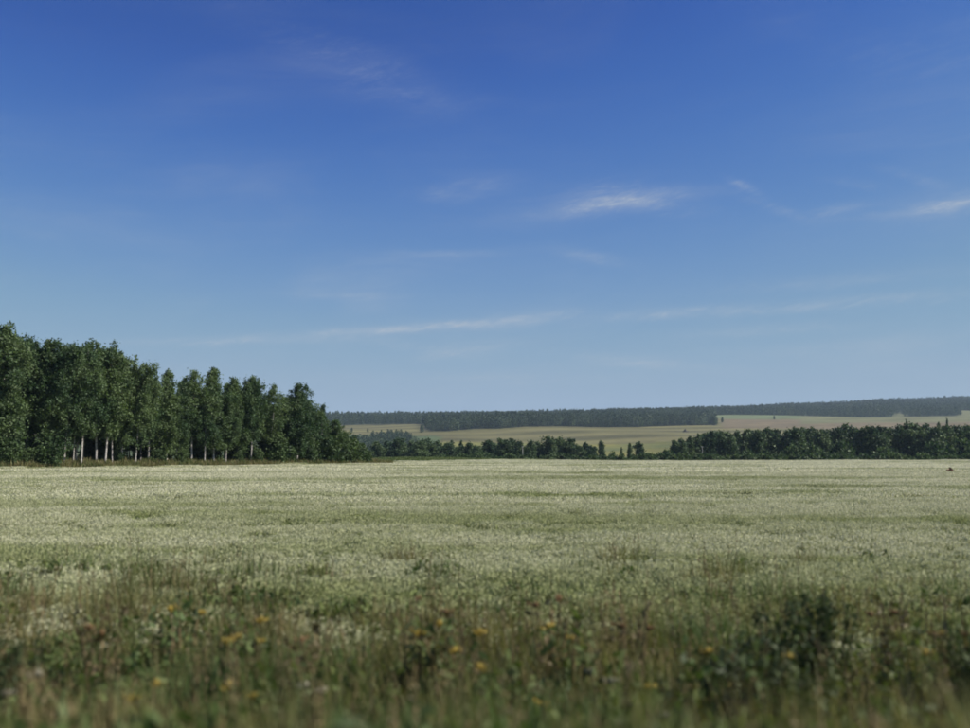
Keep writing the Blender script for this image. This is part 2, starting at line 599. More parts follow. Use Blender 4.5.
def grid_sheet(name, xs, ys):
    X, Y = np.meshgrid(xs, ys)
    x, y = X.ravel(), Y.ravel()
    z = H(x, y)
    nx, ny = len(xs), len(ys)
    i = np.arange(nx * ny).reshape(ny, nx)
    f = np.stack([i[:-1, :-1], i[:-1, 1:], i[1:, 1:], i[1:, :-1]], -1).reshape(-1, 4)
    mb = MB()
    mb.v.append(np.stack([x, y, z], 1))
    mb.f.append(f)
    mb.m.append(np.zeros(len(f), np.int32))
    me = mb.mesh(name, ['ground'], True)
    ca = me.color_attributes.new('zone', 'FLOAT_COLOR', 'POINT')
    col = np.ones((len(x), 4))
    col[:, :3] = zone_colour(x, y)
    ca.data.foreach_set('color', col.ravel())
    o = link(name, me)
    tag(o, kind='structure')
    return o


def graded(a, steps):
    out = [a]
    for lim, st in steps:
        while out[-1] < lim - 1e-6:
            out.append(min(out[-1] + st, lim))
    return np.array(out)


_xp = graded(0, [(60, 3), (300, 8), (700, 12), (1500, 22), (2500, 50), (7000, 250)])
XS = np.concatenate([-_xp[:0:-1], _xp])
ground = grid_sheet('ground', XS, graded(-1500, [(-60, 120), (-10, 5), (14, 0.4), (60, 2), (300, 5)]))
hills = grid_sheet('hills', XS, graded(300, [(600, 12), (2800, 15), (3600, 40), (5000, 100), (8500, 250)]))

road_mb = MB()
rx = np.arange(-300, 301, 20.0)
rq = [[(rx[i], -5.2, 1.165), (rx[i + 1], -5.2, 1.165), (rx[i + 1], 1.9, 1.165), (rx[i], 1.9, 1.165)] for i in range(len(rx) - 1)]
road_mb.quads(rq)
road = tag(link('road', road_mb.mesh('road', ['asphalt'])), kind='structure')
lm = MB()
lm.quads([[(x, -1.71, 1.169), (x + 4, -1.71, 1.169), (x + 4, -1.59, 1.169), (x, -1.59, 1.169)] for x in np.arange(-294, 296, 12.0)])
lm.quads([[(-300, 1.5, 1.169), (300, 1.5, 1.169), (300, 1.62, 1.169), (-300, 1.62, 1.169)]])
road_line = link('lane_marking', lm.mesh('lane_marking', ['paint']), road)


# ------------------------------------------------------------------ scattering (only for what nobody could count)
def scatter(name, pts, rot, scl, idx, templates, label=None, cat=None):
    """one object; its points carry copies of the template meshes"""
    me = bpy.data.meshes.new(name)
    n = len(pts)
    me.vertices.add(n)
    me.vertices.foreach_set('co', np.asarray(pts, float).ravel())
    for nm, typ, arr, key in (('rot', 'FLOAT', rot, 'value'), ('idx', 'INT', idx, 'value')):
        a = me.attributes.new(nm, typ, 'POINT')
        a.data.foreach_set(key, np.asarray(arr).ravel())
    a = me.attributes.new('scl', 'FLOAT_VECTOR', 'POINT')
    a.data.foreach_set('vector', np.asarray(scl, float).ravel())
    me.update()
    o = link(name, me)
    g = bpy.data.node_groups.new(name, 'GeometryNodeTree')
    g.interface.new_socket('Geometry', in_out='INPUT', socket_type='NodeSocketGeometry')
    g.interface.new_socket('Geometry', in_out='OUTPUT', socket_type='NodeSocketGeometry')
    N, L = g.nodes, g.links
    gi, go = N.new('NodeGroupInput'), N.new('NodeGroupOutput')

    def attr(nm, typ):
        nd = N.new('GeometryNodeInputNamedAttribute')
        nd.data_type = typ
        nd.inputs[0].default_value = nm
        return next(s for s in nd.outputs if s.enabled and s.name == 'Attribute')
    ai, ar, asl = attr('idx', 'INT'), attr('rot', 'FLOAT'), attr('scl', 'FLOAT_VECTOR')
    cx = N.new('ShaderNodeCombineXYZ')
    L.new(ar, cx.inputs[2])
    join = N.new('GeometryNodeJoinGeometry')
    for k, tme in enumerate(templates):
        ob = bpy.data.objects.new(name + '_template', tme)
        oi = N.new('GeometryNodeObjectInfo')
        oi.inputs[0].default_value = ob
        oi.inputs['As Instance'].default_value = True
        cmp_ = N.new('FunctionNodeCompare')
        cmp_.data_type = 'INT'
        cmp_.operation = 'EQUAL'
        ins = [s for s in cmp_.inputs if s.enabled]
        L.new(ai, ins[0])
        ins[1].default_value = k
        iop = N.new('GeometryNodeInstanceOnPoints')
        L.new(gi.outputs[0], iop.inputs['Points'])
        L.new(cmp_.outputs[0], iop.inputs['Selection'])
        L.new(oi.outputs['Geometry'], iop.inputs['Instance'])
        L.new(cx.outputs[0], iop.inputs['Rotation'])
        L.new(asl, iop.inputs['Scale'])
        L.new(iop.outputs[0], join.inputs[0])
    L.new(join.outputs[0], go.inputs[0])
    md = o.modifiers.new('scatter', 'NODES')
    md.node_group = g
    tag(o, label, cat, kind='stuff')
    return o


# ------------------------------------------------------------------ trees
def make_tree(seed, ht, r0, base, width, profile, nlimb, nclump, nleaf, leaf, droop, lean=0.0, clump=0.42, wobble=0.25, bark='bark_white', leafmat='birch_leaf', sides=7, limb_out=0.86):
    """trunk mesh (with limbs) and crown mesh of one tree, foot at the origin"""
    rng = np.random.default_rng(seed)
    tb, cb = MB(), MB()
    ts = np.linspace(0, 1, 12)
    az0 = rng.uniform(0, 6.28)
    ph = rng.uniform(0, 6.28, 2)

    def axis(t):
        t = np.asarray(t, float)
        return np.stack([lean * ht * t + wobble * np.sin(t * 4 + ph[0]) * t, wobble * np.sin(t * 5 + ph[1]) * t, ht * t], -1)
    rad = r0 * (1 - ts) ** 0.8 + 0.015
    rad[0] *= 1.35
    pts = axis(ts)
    pts[0, 2] = -0.35
    tb.tube(pts, rad, sides, 0)
    cent, size = [], []
    for i in range(nlimb):
        t = base + (0.97 - base) * ((i + rng.uniform(0, 1)) / nlimb)
        f = (t - base) / (1 - base)
        L = width * profile(f) * rng.uniform(0.65, 1.2)
        a = az0 + i * 2.4 + rng.uniform(-0.5, 0.5)
        up = L * rng.uniform(0.45, 1.0) * (0.6 + 0.35 * f)
        p0 = axis(t)
        s = np.linspace(0, 1, 5)[:, None]
        out = np.array([math.cos(a), math.sin(a), 0.0])
        pl = p0 + out * L * limb_out * s + np.array([0, 0, 1.0]) * (up * s - droop * L * s ** 2)
        tb.tube(pl, np.maximum(0.012, (r0 * 0.30 * (1 - 0.5 * f)) * (1 - s[:, 0] * 0.85)), 4, 1)
        k = max(2, int(nclump / nlimb * rng.uniform(0.6, 1.4) * (0.5 + profile(f))))
        for j in range(k):
            q = rng.uniform(0.25, 1.08)
            c = p0 + out * L * limb_out * q + np.array([0, 0, 1.0]) * (up * q - droop * L * q * q)
            c = c + rng.normal(size=3) * np.array([0.22, 0.22, 0.25]) * L
            cent.append(c)
            size.append(rng.uniform(0.6, 1.35) * clump * (0.7 + 0.5 * profile(f)))
    cent.append(axis(0.985))
    size.append(clump * 0.7)
    cent.append(axis(0.95))
    size.append(clump)
    cent, size = np.array(cent), np.array(size)
    m = np.maximum(6, (nleaf * rng.uniform(0.5, 1.5, len(cent)) * (size / clump) ** 1.3).astype(int))
    C = np.repeat(cent, m, axis=0)
    S = np.repeat(size, m)[:, None]
    C = C + rng.normal(size=C.shape) * S * np.array([0.62, 0.62, 0.78]) - np.array([0, 0, 1.0]) * np.abs(rng.normal(size=(len(C), 1))) * S * droop
    C[:, 2] = np.maximum(C[:, 2], 0.15)
    cb.quads(rhombs(rng, C, leaf, leaf * 0.62, 0.4), 0)
    return tb.mesh('trunk', [bark, 'twig'], True), cb.mesh('crown', [leafmat])


def oval(f):
    return max(0.12, math.sin(math.pi * min(1, max(0, 0.12 + 0.82 * f))) ** 0.75)


def column(f):
    return max(0.15, (1 - f ** 4.5) * (0.75 + 0.25 * min(1, f * 4)))


def spire(f):
    return max(0.14, (1 - f ** 1.5) * (0.7 + 0.3 * min(1, f * 3)))


def cone(f):
    return max(0.10, 1.0 - 0.9 * f)


def dome(f):
    return max(0.2, math.sqrt(max(0, 1 - f * f * 0.97)))


BH = 17.0
BIRCH = {
    'bole': [make_tree(11 + i, BH, 0.135, 0.30, 3.1 + 0.35 * (i % 3), oval, 34, 200, 64, 0.155, 0.55, 0.012 * (i - 2)) for i in range(4)],
    'full': [make_tree(31 + i, BH, 0.14, 0.19, 2.8 + 0.3 * (i % 3), column, 36, 200, 64, 0.155, 0.55, 0.01 * (i - 1.5)) for i in range(4)],
    'airy': [make_tree(51 + i, BH, 0.15, 0.24, 2.4 + 0.25 * i, oval, 24, 110, 54, 0.155, 0.45, 0.012 * (i - 1)) for i in range(3)],
    'slim': [make_tree(61 + i, BH, 0.14, 0.10, 2.5 + 0.2 * i, spire, 30, 150, 66, 0.155, 0.5) for i in range(2)],
}


def place_tree(name, meshes, x, y, z, s, sz, rz, label, cat, group, tilt=0.0):
    o = link(name, None)
    o.empty_display_size = 0.5
    o.location = (x, y, z)
    o.scale = (s, s, sz)
    o.rotation_euler = (0, tilt, rz)
    tr = link('trunk', meshes[0], o)
    cr = link('crown', meshes[1], o)
    tag(o, label, cat, group)
    return o


rnd = random.Random(7)
EDGE = [  # picture column, picture row of the top, metres behind the front line, kind, variant, width factor, tilt, label
    (4, 323, 2.5, 'full', 0, 1.15, 0.0, 'tallest birch of the left stand, cut by the left edge of the picture'),
    (27, 339, 4.0, 'bole', 1, 1.10, 0.0, 'big birch second from the left edge of the picture, just lower than the tallest'),
    (47, 337, 2.5, 'full', 1, 1.15, 0.0, 'broad round-topped birch rising behind the big leafy bush at the left'),
    (66, 344, 0.8, 'bole', 2, 1.00, 0.05, 'birch with a bare white trunk leaning right, just right of the big bush'),
    (77, 343, 4.5, 'bole', 0, 1.10, 0.0, 'tall birch between the leaning birch and the pair of bright white trunks'),
    (75, 362, 1.2, 'bole', 0, 0.72, 0.06, 'thin slanting birch between the leaning birch and the brightest white trunk'),
    (114, 366, 1.0, 'bole', 3, 0.72, 0.0, 'thin birch with grey pale trunk right of the domed crown'),
    (227, 392, 0.7, 'bole', 1, 0.75, 0.03, 'short thin birch right of the foot of the column-shaped birch'),
    (178, 392, 1.6, 'full', 1, 0.8, 0.0, 'shorter dark birch right of the narrow peaked birch'),
    (83, 348, 0.6, 'bole', 3, 1.00, 0.02, 'birch with the brightest white trunk at the front edge of the stand'),
    (98, 341, 2.2, 'bole', 1, 1.10, 0.0, 'tall birch with domed crown just right of the brightest white trunk'),
    (107, 344, 0.8, 'bole', 0, 1.00, 0.0, 'birch with thin pale trunk below the domed top of the stand'),
    (124, 353, 2.5, 'full', 2, 1.10, 0.0, 'birch where the tree tops begin to step down to the right'),
    (137, 362, 0.6, 'bole', 2, 0.92, 0.045, 'birch with long white slanting trunk beside the dark hollow in the stand'),
    (150, 370, 3.0, 'airy', 0, 1.00, 0.0, 'small-topped birch just left of the narrow peaked birch'),
    (168, 368, 2.0, 'slim', 0, 1.1, 0.0, 'narrow peaked dark birch standing in front of the dark hollow'),
    (193, 370, 2.0, 'airy', 1, 1.05, 0.0, 'open-crowned birch with sky showing on both sides of its top'),
    (215, 367, 1.2, 'full', 3, 1.05, 0.0, 'thick column-shaped birch, highest in the right half of the stand'),
    (206, 385, 0.5, 'airy', 2, 0.85, 0.0, 'lower birch with two-toned white trunk at the foot of the column-shaped birch'),
    (239, 376, 2.2, 'full', 0, 0.95, 0.0, 'birch with a blunt top right beside the column-shaped birch'),
    (252, 375, 1.4, 'bole', 3, 0.85, 0.0, 'slender birch behind the blunt-topped birch, with its top slightly apart'),
    (271, 384, 1.8, 'airy', 0, 1.05, 0.0, 'thin-crowned birch left of the gap of sky near the right end'),
    (298, 382, 1.2, 'full', 1, 1.12, 0.0, 'wide-crowned birch right of the gap of sky near the right end'),
    (323, 403, 1.0, 'slim', 1, 1.15, 0.0, 'small pointed birch near the right end of the stand'),
    (337, 419, 1.0, 'full', 2, 0.95, 0.0, 'last low birch at the right end of the stand'),
]
for px, top, back, kind, var, wf, tilt, label in EDGE:
    y = stand_y(px) + back
    x = (px - 485.0) / FPX * y
    z = Hf(x, y)
    ht = z_at(top, y) - z
    s = ht / BH
    place_tree('birch_tree', BIRCH[kind][var % len(BIRCH[kind])], x, y, z, max(s, 0.72) * wf * (0.98 if px < 150 else 1.14), s * 0.985, rnd.uniform(-0.4, 0.4) if tilt else rnd.uniform(0, 6.28), label, 'birch', 'birches of the left stand', tilt or rnd.uniform(-0.05, 0.05))

# birches deeper in the stand, lower than the tops in front so that they only fill
LOW = (206, 75, 114, 227, 178)
top_line = sorted((e[0], e[1]) for e in EDGE if e[0] not in LOW)
tops_px = np.array([e[0] for e in top_line], float)
tops_py = np.array([e[1] for e in top_line], float)
count = 0
for k in range(400):
    if count >= 84:
        break
    px = rnd.uniform(-60, 335)
    back = rnd.uniform(4.5, 34)
    y = stand_y(px) + back
    x = (px - 485.0) / FPX * y
    if not bool(in_stand(np.array([x]), np.array([y]))[0]):
        continue
    z = Hf(x, y)
    lim = float(np.interp(px, tops_px, tops_py)) + (rnd.uniform(6, 26) if px < 130 else rnd.uniform(10, 28))
    s = (z_at(lim, y) - z) / BH
    kind = rnd.choice(['bole', 'full', 'bole', 'airy'])
    place_tree('birch_tree', rnd.choice(BIRCH[kind]), x, y, z, max(s, 0.7) * rnd.uniform(0.9, 1.1), s, rnd.uniform(0, 6.28),
               'birch standing in shade behind the front trees of the left stand', 'birch', 'birches deep inside the left stand')
    count += 1

# shrubs along the foot of the stand
SHRUB = [make_tree(81 + i, 3.0, 0.05, 0.06, 1.35, dome, 22, 80, 42, 0.13, 0.3, 0, 0.30, 0.1, 'bark_dark', 'shrub_leaf', 5, 0.9) for i in range(4)]
for px, top, back, wf, label in [
        (50, 437, 0.3, 1.25, 'big leafy bush bulging from the left stand before the trunks'),
        (33, 449, 0.4, 1.15, 'lower bush leaning on the left side of the big leafy bush'),
        (9, 441, 0.6, 1.2, 'dark bush at the foot of the tallest birch by the left picture edge'),
        (120, 452, 1.6, 0.9, 'low bush between the thin pale trunk and the slanting trunk'),
        (160, 450, 0.9, 1.1, 'dark bush filling the hollow under the narrow peaked birch'),
        (182, 451, 0.8, 1.05, 'bush right of the hollow, below the open-crowned birch'),
        (240, 452, 0.8, .9, 'bush below the blunt-topped birch'),
        (258, 450, 0.7, 1.0, 'bush below the slender birch near the sky gap'),
        (280, 437, 0.6, 1.1, 'bush under the gap of sky near the right end'),
        (292, 447, 0.3, 0.9, 'pale green bush at the foot of the wide-crowned birch'),
        (310, 444, 0.7, 1.05, 'bush just right of the wide-crowned birch'),
        (330, 438, 0.5, 1.1, 'bush in front of the last low birch'),
        (347, 437, 0.6, 1.15, 'rounded bush stepping down at the right end of the stand'),
        (358, 444, 0.5, 1.1, 'second last bush at the right end of the stand'),
        (367, 451, 0.4, 1.05, 'last small bush at the right end of the stand')]:
    y = stand_y(px) + back
    x = (px - 485.0) / FPX * y
    z = Hf(x, y)
    ht = z_at(top, y) - z
    s = ht / 3.1
    ms = rnd.choice(SHRUB)
    o = link('shrub', None)
    o.location = (x, y, z)
    o.scale = (min(s, 1.5) * wf, min(s, 1.5) * wf, s)
    o.rotation_euler = (0, 0, rnd.uniform(0, 6.28))
    link('stem', ms[0], o)
    link('foliage', ms[1], o)
    tag(o, label, 'shrub', 'bushes along the left stand')

for k in range(34):
    px = rnd.uniform(-20, 345)
    y = stand_y(px) + rnd.uniform(5, 26)
    x = (px - 485.0) / FPX * y
    if not bool(in_stand(np.array([x]), np.array([y]))[0]):
        continue
    ms = rnd.choice(SHRUB)
    sc_ = rnd.uniform(0.7, 1.3)
    o = link('shrub', None)
    o.location = (x, y, Hf(x, y))
    o.scale = (sc_ * 1.3, sc_ * 1.3, sc_)
    o.rotation_euler = (0, 0, rnd.uniform(0, 6.28))
    link('stem', ms[0], o)
    link('foliage', ms[1], o)
    tag(o, 'shaded undergrowth bush among the trunks inside the left stand', 'shrub', 'undergrowth inside the left stand')

# trees in the dip beyond the field
ORD = ('first second third fourth fifth sixth seventh eighth ninth tenth eleventh twelfth thirteenth fourteenth fifteenth sixteenth seventeenth eighteenth nineteenth '
       'twentieth').split()
TENS = {20: 'twenty', 30: 'thirty', 40: 'forty'}


def ordinal(i):
    if i < 20:
        return ORD[i]
    t, u = (i + 1) // 10 * 10, (i + 1) % 10
    return TENS[t] + ('-' + ORD[u - 1] if u else 'th')


GH = 16.0
GROVE = [make_tree(101 + i, GH, 0.22, 0.12, 3.7 + 0.4 * (i % 3), dome, 24, 95, 34, 0.42, 0.35, 0, 0.85, 0.3, 'bark_dark', 'grove_leaf', 5, 0.85) for i in range(5)]
OVAL = [make_tree(121 + i, GH, 0.20, 0.10, 3.0, oval, 24, 90, 32, 0.42, 0.4, 0, 0.75, 0.3, 'bark_dark', 'grove_leaf', 5, 0.85) for i in range(4)]
CONE = [make_tree(141 + i, GH, 0.2, 0.08, 3.0, cone, 26, 80, 30, 0.40, 0.3, 0, 0.6, 0.1, 'bark_dark', 'grove_leaf', 5, 0.9) for i in range(2)]


def mid_tree(px, top, y, kind, wf, label, group, cat='tree', name='tree'):
    x = (px - 485.0) / FPX * y
    z = Hf(x, y)
    s = (z_at(top, y) - z) / (GH * 1.03)
    ms = rnd.choice({'dome': GROVE, 'oval': OVAL, 'cone': CONE}[kind])
    return place_tree(name, ms, x, y, z, min(s, 1.15) * wf * (1.3 if px > 660 else 1.55), s, rnd.uniform(0, 6.28), label, cat, group)


ROW = [  # column, row of the top, kind, width factor, own words
    (377, 442, 'dome', .9, None), (387, 441, 'oval', 1, None), (399, 438, 'dome', .9, 'darkest tree in the hazy thicket just right of the birch stand'), (411, 441, 'oval', .8, None),
    (420, 441, 'dome', 1, None), (429, 439, 'dome', 1, None), (438, 441, 'oval', 1, None), (446, 443, 'dome', .9, None), (452, 440, 'cone', .7, None),
    (461, 440, 'cone', .7, None), (469, 443, 'dome', .9, None), (478, 446, 'dome', .8, None),
    (490, 440, 'dome', .95, 'dark round tree just before the narrow light gap in the row'), (500, 439, 'oval', .8, 'tree just right of the narrow light gap in the row'),
    (506, 440, 'dome', .8, None), (512, 439, 'oval', .8, None), (519, 441.5, 'dome', .7, 'tree just left of the pale pole in the row'),
    (531, 440.5, 'oval', .75, 'left one of the pair of small trees right of the pale pole'), (538, 441.5, 'dome', .75, 'right one of the pair of small trees right of the pale pole'),
    (549, 436.5, 'oval', .9, 'tallest dark tree of the row beyond the field'), (560, 437, 'oval', .95, 'tree leaning close on the right of the tallest dark tree'),
    (571, 438.5, 'oval', .95, 'stand-alone oval tree, third of the three tallest in the row'),
    (585, 442.5, 'dome', .65, 'lower tree right of the three tallest in the row'), (595, 446, 'cone', .7, 'short pointed tree beside a taller one in the row'),
    (601, 441.5, 'oval', .6, 'narrow tree right of the short pointed tree'), (621, 447, 'cone', .5, 'thin low tree left of the dark conical tree'),
    (629, 443, 'cone', .75, 'dark conical tree standing free near the right end of the row'), (639, 442, 'oval', .85, 'last round tree of the row, right of the dark conical tree')]
k = 0
for px, top, kind, wf, own in ROW:
    y = 400 + rnd.uniform(0, 45)
    lab = own or (ordinal(k) + ' plain tree from the left in the tree row beyond the field')
    if not own:
        k += 1
    mid_tree(px, top, y, kind, wf, lab, 'tree row in the dip beyond the field')

RIGHT = [(673, 440, 'oval', .6), (681, 438.5, 'dome', .8), (689, 436.5, 'oval', .9), (697, 434.5, 'oval', .9), (704, 433, 'dome', .9), (711, 431, 'oval', .9), (719, 431, 'dome', 1),
         (728, 432, 'dome', .9), (737, 431.5, 'oval', .9), (746, 429.5, 'dome', 1), (756, 430, 'oval', .9), (767, 428, 'dome', 1), (776, 429.5, 'oval', .9), (786, 431, 'dome', .9),
         (796, 427.5, 'dome', 1), (805, 428.5, 'oval', 1), (812, 427.5, 'dome', .9), (821, 429.5, 'oval', .9), (829, 430, 'dome', .9), (836, 427.5, 'oval', .9), (843, 425.5, 'dome', 1.05),
         (852, 428.5, 'oval', .9), (861, 429, 'dome', .9), (870, 426.5, 'dome', 1), (880, 426.5, 'oval', 1), (890, 427.5, 'dome', .9), (899, 426, 'oval', .9), (908, 423.5, 'dome', 1),
         (916, 424.5, 'dome', 1), (925, 425, 'oval', 1), (935, 427, 'dome', .9), (945, 425.5, 'oval', .9), (955, 426.5, 'dome', 1), (965, 425.5, 'dome', 1), (975, 426, 'oval', 1), (986, 425, 'dome', 1)]
for i, (px, top, kind, wf) in enumerate(RIGHT):
    y = 395 + rnd.uniform(0, 30)
    mid_tree(px, top, y, kind, wf, ordinal(i) + ' tree from the left end of the dark grove at the right', 'dark grove right of the field')
for px, top, label in [(906, 419.5, 'thin tree top poking above the dark grove, left of the taller one'), (946.5, 418.5, 'tallest narrow tree top poking above the dark grove near the right edge'),
                       (938, 421.5, 'faint small tree top between the two that poke above the grove')]:
    mid_tree(px, top, 455, 'cone', .5, label, 'dark grove right of the field')
for i in range(42):
    px = rnd.uniform(690, 1010)
    lim = float(np.interp(px, [r[0] for r in RIGHT], [r[1] for r in RIGHT])) + rnd.uniform(2, 7)
    mid_tree(px, lim, 430 + rnd.uniform(0, 60), rnd.choice(['dome', 'oval']), 1.0, 'tree in the depth of the dark grove behind its front trees', 'inner trees of the dark grove')
for i in range(16):
    px = [381, 393, 405, 416, 433, 442, 456, 465, 474, 484, 509, 526, 543, 566, 578, 591][i]
    mid_tree(px, 446 + rnd.uniform(-2, 3), 402 + rnd.uniform(0, 40), rnd.choice(['dome', 'oval']), 1.0, 'low bushy tree filling between the taller ones of the tree row', 'low filling trees of the tree row')
MIDSHRUB = [make_tree(161 + i, 4.0, 0.06, 0.05, 2.3, dome, 16, 46, 28, 0.33, 0.25, 0, 0.55, 0.1, 'bark_dark', 'shrub_leaf', 4, 0.95) for i in range(3)]


def mid_shrub(px, top, y, wf, label, group):
    x = (px - 485.0) / FPX * y
    z = Hf(x, y)
    s = (z_at(top, y) - z) / 4.2
    o = link('shrub', None)
    o.location = (x, y, z)
    o.scale = (s * wf, s * wf, s)
    o.rotation_euler = (0, 0, rnd.uniform(0, 6.28))
    ms = rnd.choice(MIDSHRUB)
    link('stem', ms[0], o)
    link('foliage', ms[1], o)
    tag(o, label, 'shrub', group)


for px, top, wf, label in [(838, 445, .8, 'lighter green rounded shrub in front of the middle of the dark grove'), (884, 449, .9, 'shrub before the dark hollow of the grove, right of the rounded shrub'),
                           (808, 447, .9, 'broad shrub left of the lighter rounded shrub at the grove'), (789, 448, .8, 'shrub at the grove two steps left of the lighter rounded shrub'),
                           (935, 445, .9, 'shrub at the foot of the grove near the right edge'), (959, 443, 1.0, 'shrub at the grove closest to the right edge of the picture'),
                           (665, 452, .9, 'small shrub just left of the left end of the dark grove'), (650, 455, .9, 'lowest shrub in the gap between the tree row and the grove'),
                           (612, 454, .9, 'small shrub in the gap left of the thin low tree'), (748, 452, .8, 'shrub at the grove foot below the dark part left of centre')]:
    mid_shrub(px, top, 372 + rnd.uniform(0, 14), wf, label, 'shrubs along the far field edge')
k = 0
for px in np.arange(440, 985, 9.0):
    p = px + rnd.uniform(-3, 3)
    mid_shrub(p, 456.3 + rnd.uniform(-1.5, 1.0), 345 + rnd.uniform(0, 20), 1.5, 'low dark shrub in the hedge line along the far field edge', 'hedge shrubs along the far field edge')

# poles in front of the far trees
POLE_T = MB()
POLE_T.tube([(0, 0, -0.5), (0, 0, 4), (0, 0, 8.2)], [0.13, 0.11, 0.08], 8)
pole_me = POLE_T.mesh('post', ['pole_wood'], True)
ARM = MB()
ARM.tube([(-0.32, 0, 7.8), (0, -0.10, 7.8), (0.32, 0, 7.8)], [0.035, 0.035, 0.035], 6)
arm_me = ARM.mesh('crossarm', ['pole_wood'])
INS = MB()
INS.tube([(0, 0, 0), (0, 0, 0.08), (0, 0, 0.16), (0, 0, 0.24)], [0.03, 0.06, 0.06, 0.03], 8)
ins_me = INS.mesh('insulator', ['insulator'], True)
for px, y, label in [(522.5, 385, 'pale pole among the small trees of the tree row'), (701.5, 385, 'pale pole before the left part of the dark grove')]:
    x = (px - 485.0) / FPX * y
    o = link('utility_pole', None)
    o.location = (x, y, Hf(x, y))
    link('post', pole_me, o)
    a = link('crossarm', arm_me, o)
    for dx in (-0.3, 0.3):
        q = link('insulator', ins_me, a)
        q.location = (dx, 0, 7.85)
    tag(o, label, 'pole', 'poles beyond the field')


# brown heap in the field near the right edge
def heap(name, x, y, w_, d_, h_, seed, label, cat, mat='soil'):
    rng = np.random.default_rng(seed)
    n, m = 26, 14
    u = np.linspace(-1, 1, n)
    v = np.linspace(-1, 1, m)
    U, V = np.meshgrid(u, v)
    prof = np.clip(1 - U ** 2 - V ** 2, 0, 1) ** 0.6
    hump = 0.65 + 0.35 * np.cos(U * 5.0 + 0.6) + 0.1 * rng.normal(size=U.shape)
    Z = h_ * prof * hump
    P = np.stack([U * w_ / 2, V * d_ / 2, Z - 0.06], -1).reshape(-1, 3)
    i = np.arange(n * m).reshape(m, n)
    f = np.stack([i[:-1, :-1], i[:-1, 1:], i[1:, 1:], i[1:, :-1]], -1).reshape(-1, 4)
    mb = MB()
    mb.v.append(P)
    mb.f.append(f)
    mb.m.append(np.zeros(len(f), np.int32))
    mb.n = len(P)
    C = P[rng.integers(0, len(P), 160)] + rng.normal(size=(160, 3)) * 0.05
    C = C[C[:, 2] > 0.1]
    mb.quads(rhombs(rng, C, 0.22, 0.10), 0)
    o = link(name, mb.mesh(name, [mat], False))
    o.location = (x, y, Hf(x, y))
    return tag(o, label, cat)


yh = 104.0
heap('soil_heap', (948.5 - 485) / FPX * yh, yh, 1.35, 0.9, 0.86, 3, 'low brown heap in the pale field near the right edge', 'heap')
heap('hay_stack', (685 - 485) / FPX * 1650.0, 1650.0, 11.0, 7.0, 5.0, 5, 'dark stack on the brown hayfield below the far wood', 'stack', 'bark_dark')

# ------------------------------------------------------------------ far woods and scrub
rng = np.random.default_rng(5)


def far_tree(seed, ht, wid, prof, nq, leaf):
    r = np.random.default_rng(seed)
    mb = MB()
    mb.tube([(0, 0, -1.0), (0, 0, ht * 0.5), (0, 0, ht * 0.95)], [0.3, 0.2, 0.05], 4, 1)
    f = r.uniform(0.12, 1, nq)
    rr = np.array([prof(q) for q in f]) * wid * np.sqrt(r.uniform(0.25, 1, nq))
    a = r.uniform(0, 6.28, nq)
    C = np.stack([rr * np.cos(a), rr * np.sin(a), f * ht * 0.97], 1)
    mb.quads(rhombs(r, C, leaf, leaf * 0.7, 0.3), 0)
    return mb.mesh('far_tree', ['far_leaf', 'bark_dark'])


FT = [far_tree(201 + i, 17.0 + i, 3.6, [oval, dome, oval, cone][i % 4], 120, 0.95) for i in range(6)]


def jitter_grid(x0, x1, y0, y1, s):
    gx, gy = np.meshgrid(np.arange(x0, x1, s), np.arange(y0, y1, s))
    gx = gx.ravel() + rng.uniform(-s * .48, s * .48, gx.size)
    gy = gy.ravel() + rng.uniform(-s * .48, s * .48, gy.size)
    return gx, gy


def wood(name, x0, x1, y0, y1, s, cond, label):
    x, y = jitter_grid(x0, x1, y0, y1, s)
    p = px_of(x, y)
    k = far_wood(x, y) & cond(x, y) & (p > -60) & (p < 1040)
    x, y = x[k], y[k]
    z = H(x, y)
    n = len(x)
    sc = rng.uniform(0.6, 1.22, n) * (1 + 0.16 * smooth_noise(x, y, 0.02, 33))
    scl = np.stack([sc * 1.15, sc * 1.15, sc], 1)
    return scatter(name, np.stack([x, y, z], 1), rng.uniform(0, 6.28, n), scl, rng.integers(0, len(FT), n), FT, label, 'wood')


wood('far_wood', -400, 800, 1600, 2700, 7.5, lambda x, y: (px_of(x, y) > 424) & (px_of(x, y) < 720), 'dark wood on the far slope above the brown hayfield')
wood('far_wood', -1600, 400, 2000, 4500, 13.0, lambda x, y: (px_of(x, y) <= 424), 'hazy wood along the skyline at the left, behind the birch stand')
wood('ridge_wood', -200, 1300, 2700, 4500, 14.0, lambda x, y: (px_of(x, y) > 424) & (px_of(x, y) < 720), 'hazy wood on the ridge above the dark far wood')
wood('ridge_wood', 400, 2700, 2350, 4500, 13.0, lambda x, y: px_of(x, y) >= 720, 'hazy wooded ridge rising to the right above the far fields')

# scrub on the slope left of the hayfield
x, y = jitter_grid(-260, 40, 560, 1500, 8.0)
p = px_of(x, y)
keep = (p > 330) & (p < np.interp(y, [560, 900, 1200, 1500], [470, 452, 432, 405])) & (smooth_noise(x, y, 0.03, 41) > -0.15) & ((y > 950) | (y < 800))
x, y = x[keep], y[keep]
n = len(x)
sc = rng.uniform(0.22, 0.55, n)
scatter('scrub', np.stack([x, y, H(x, y)], 1), rng.uniform(0, 6.28, n), np.stack([sc * 1.7, sc * 1.7, sc], 1), rng.integers(0, len(FT), n), FT,
        'green scrub on the slope right of the birch stand', 'scrub')
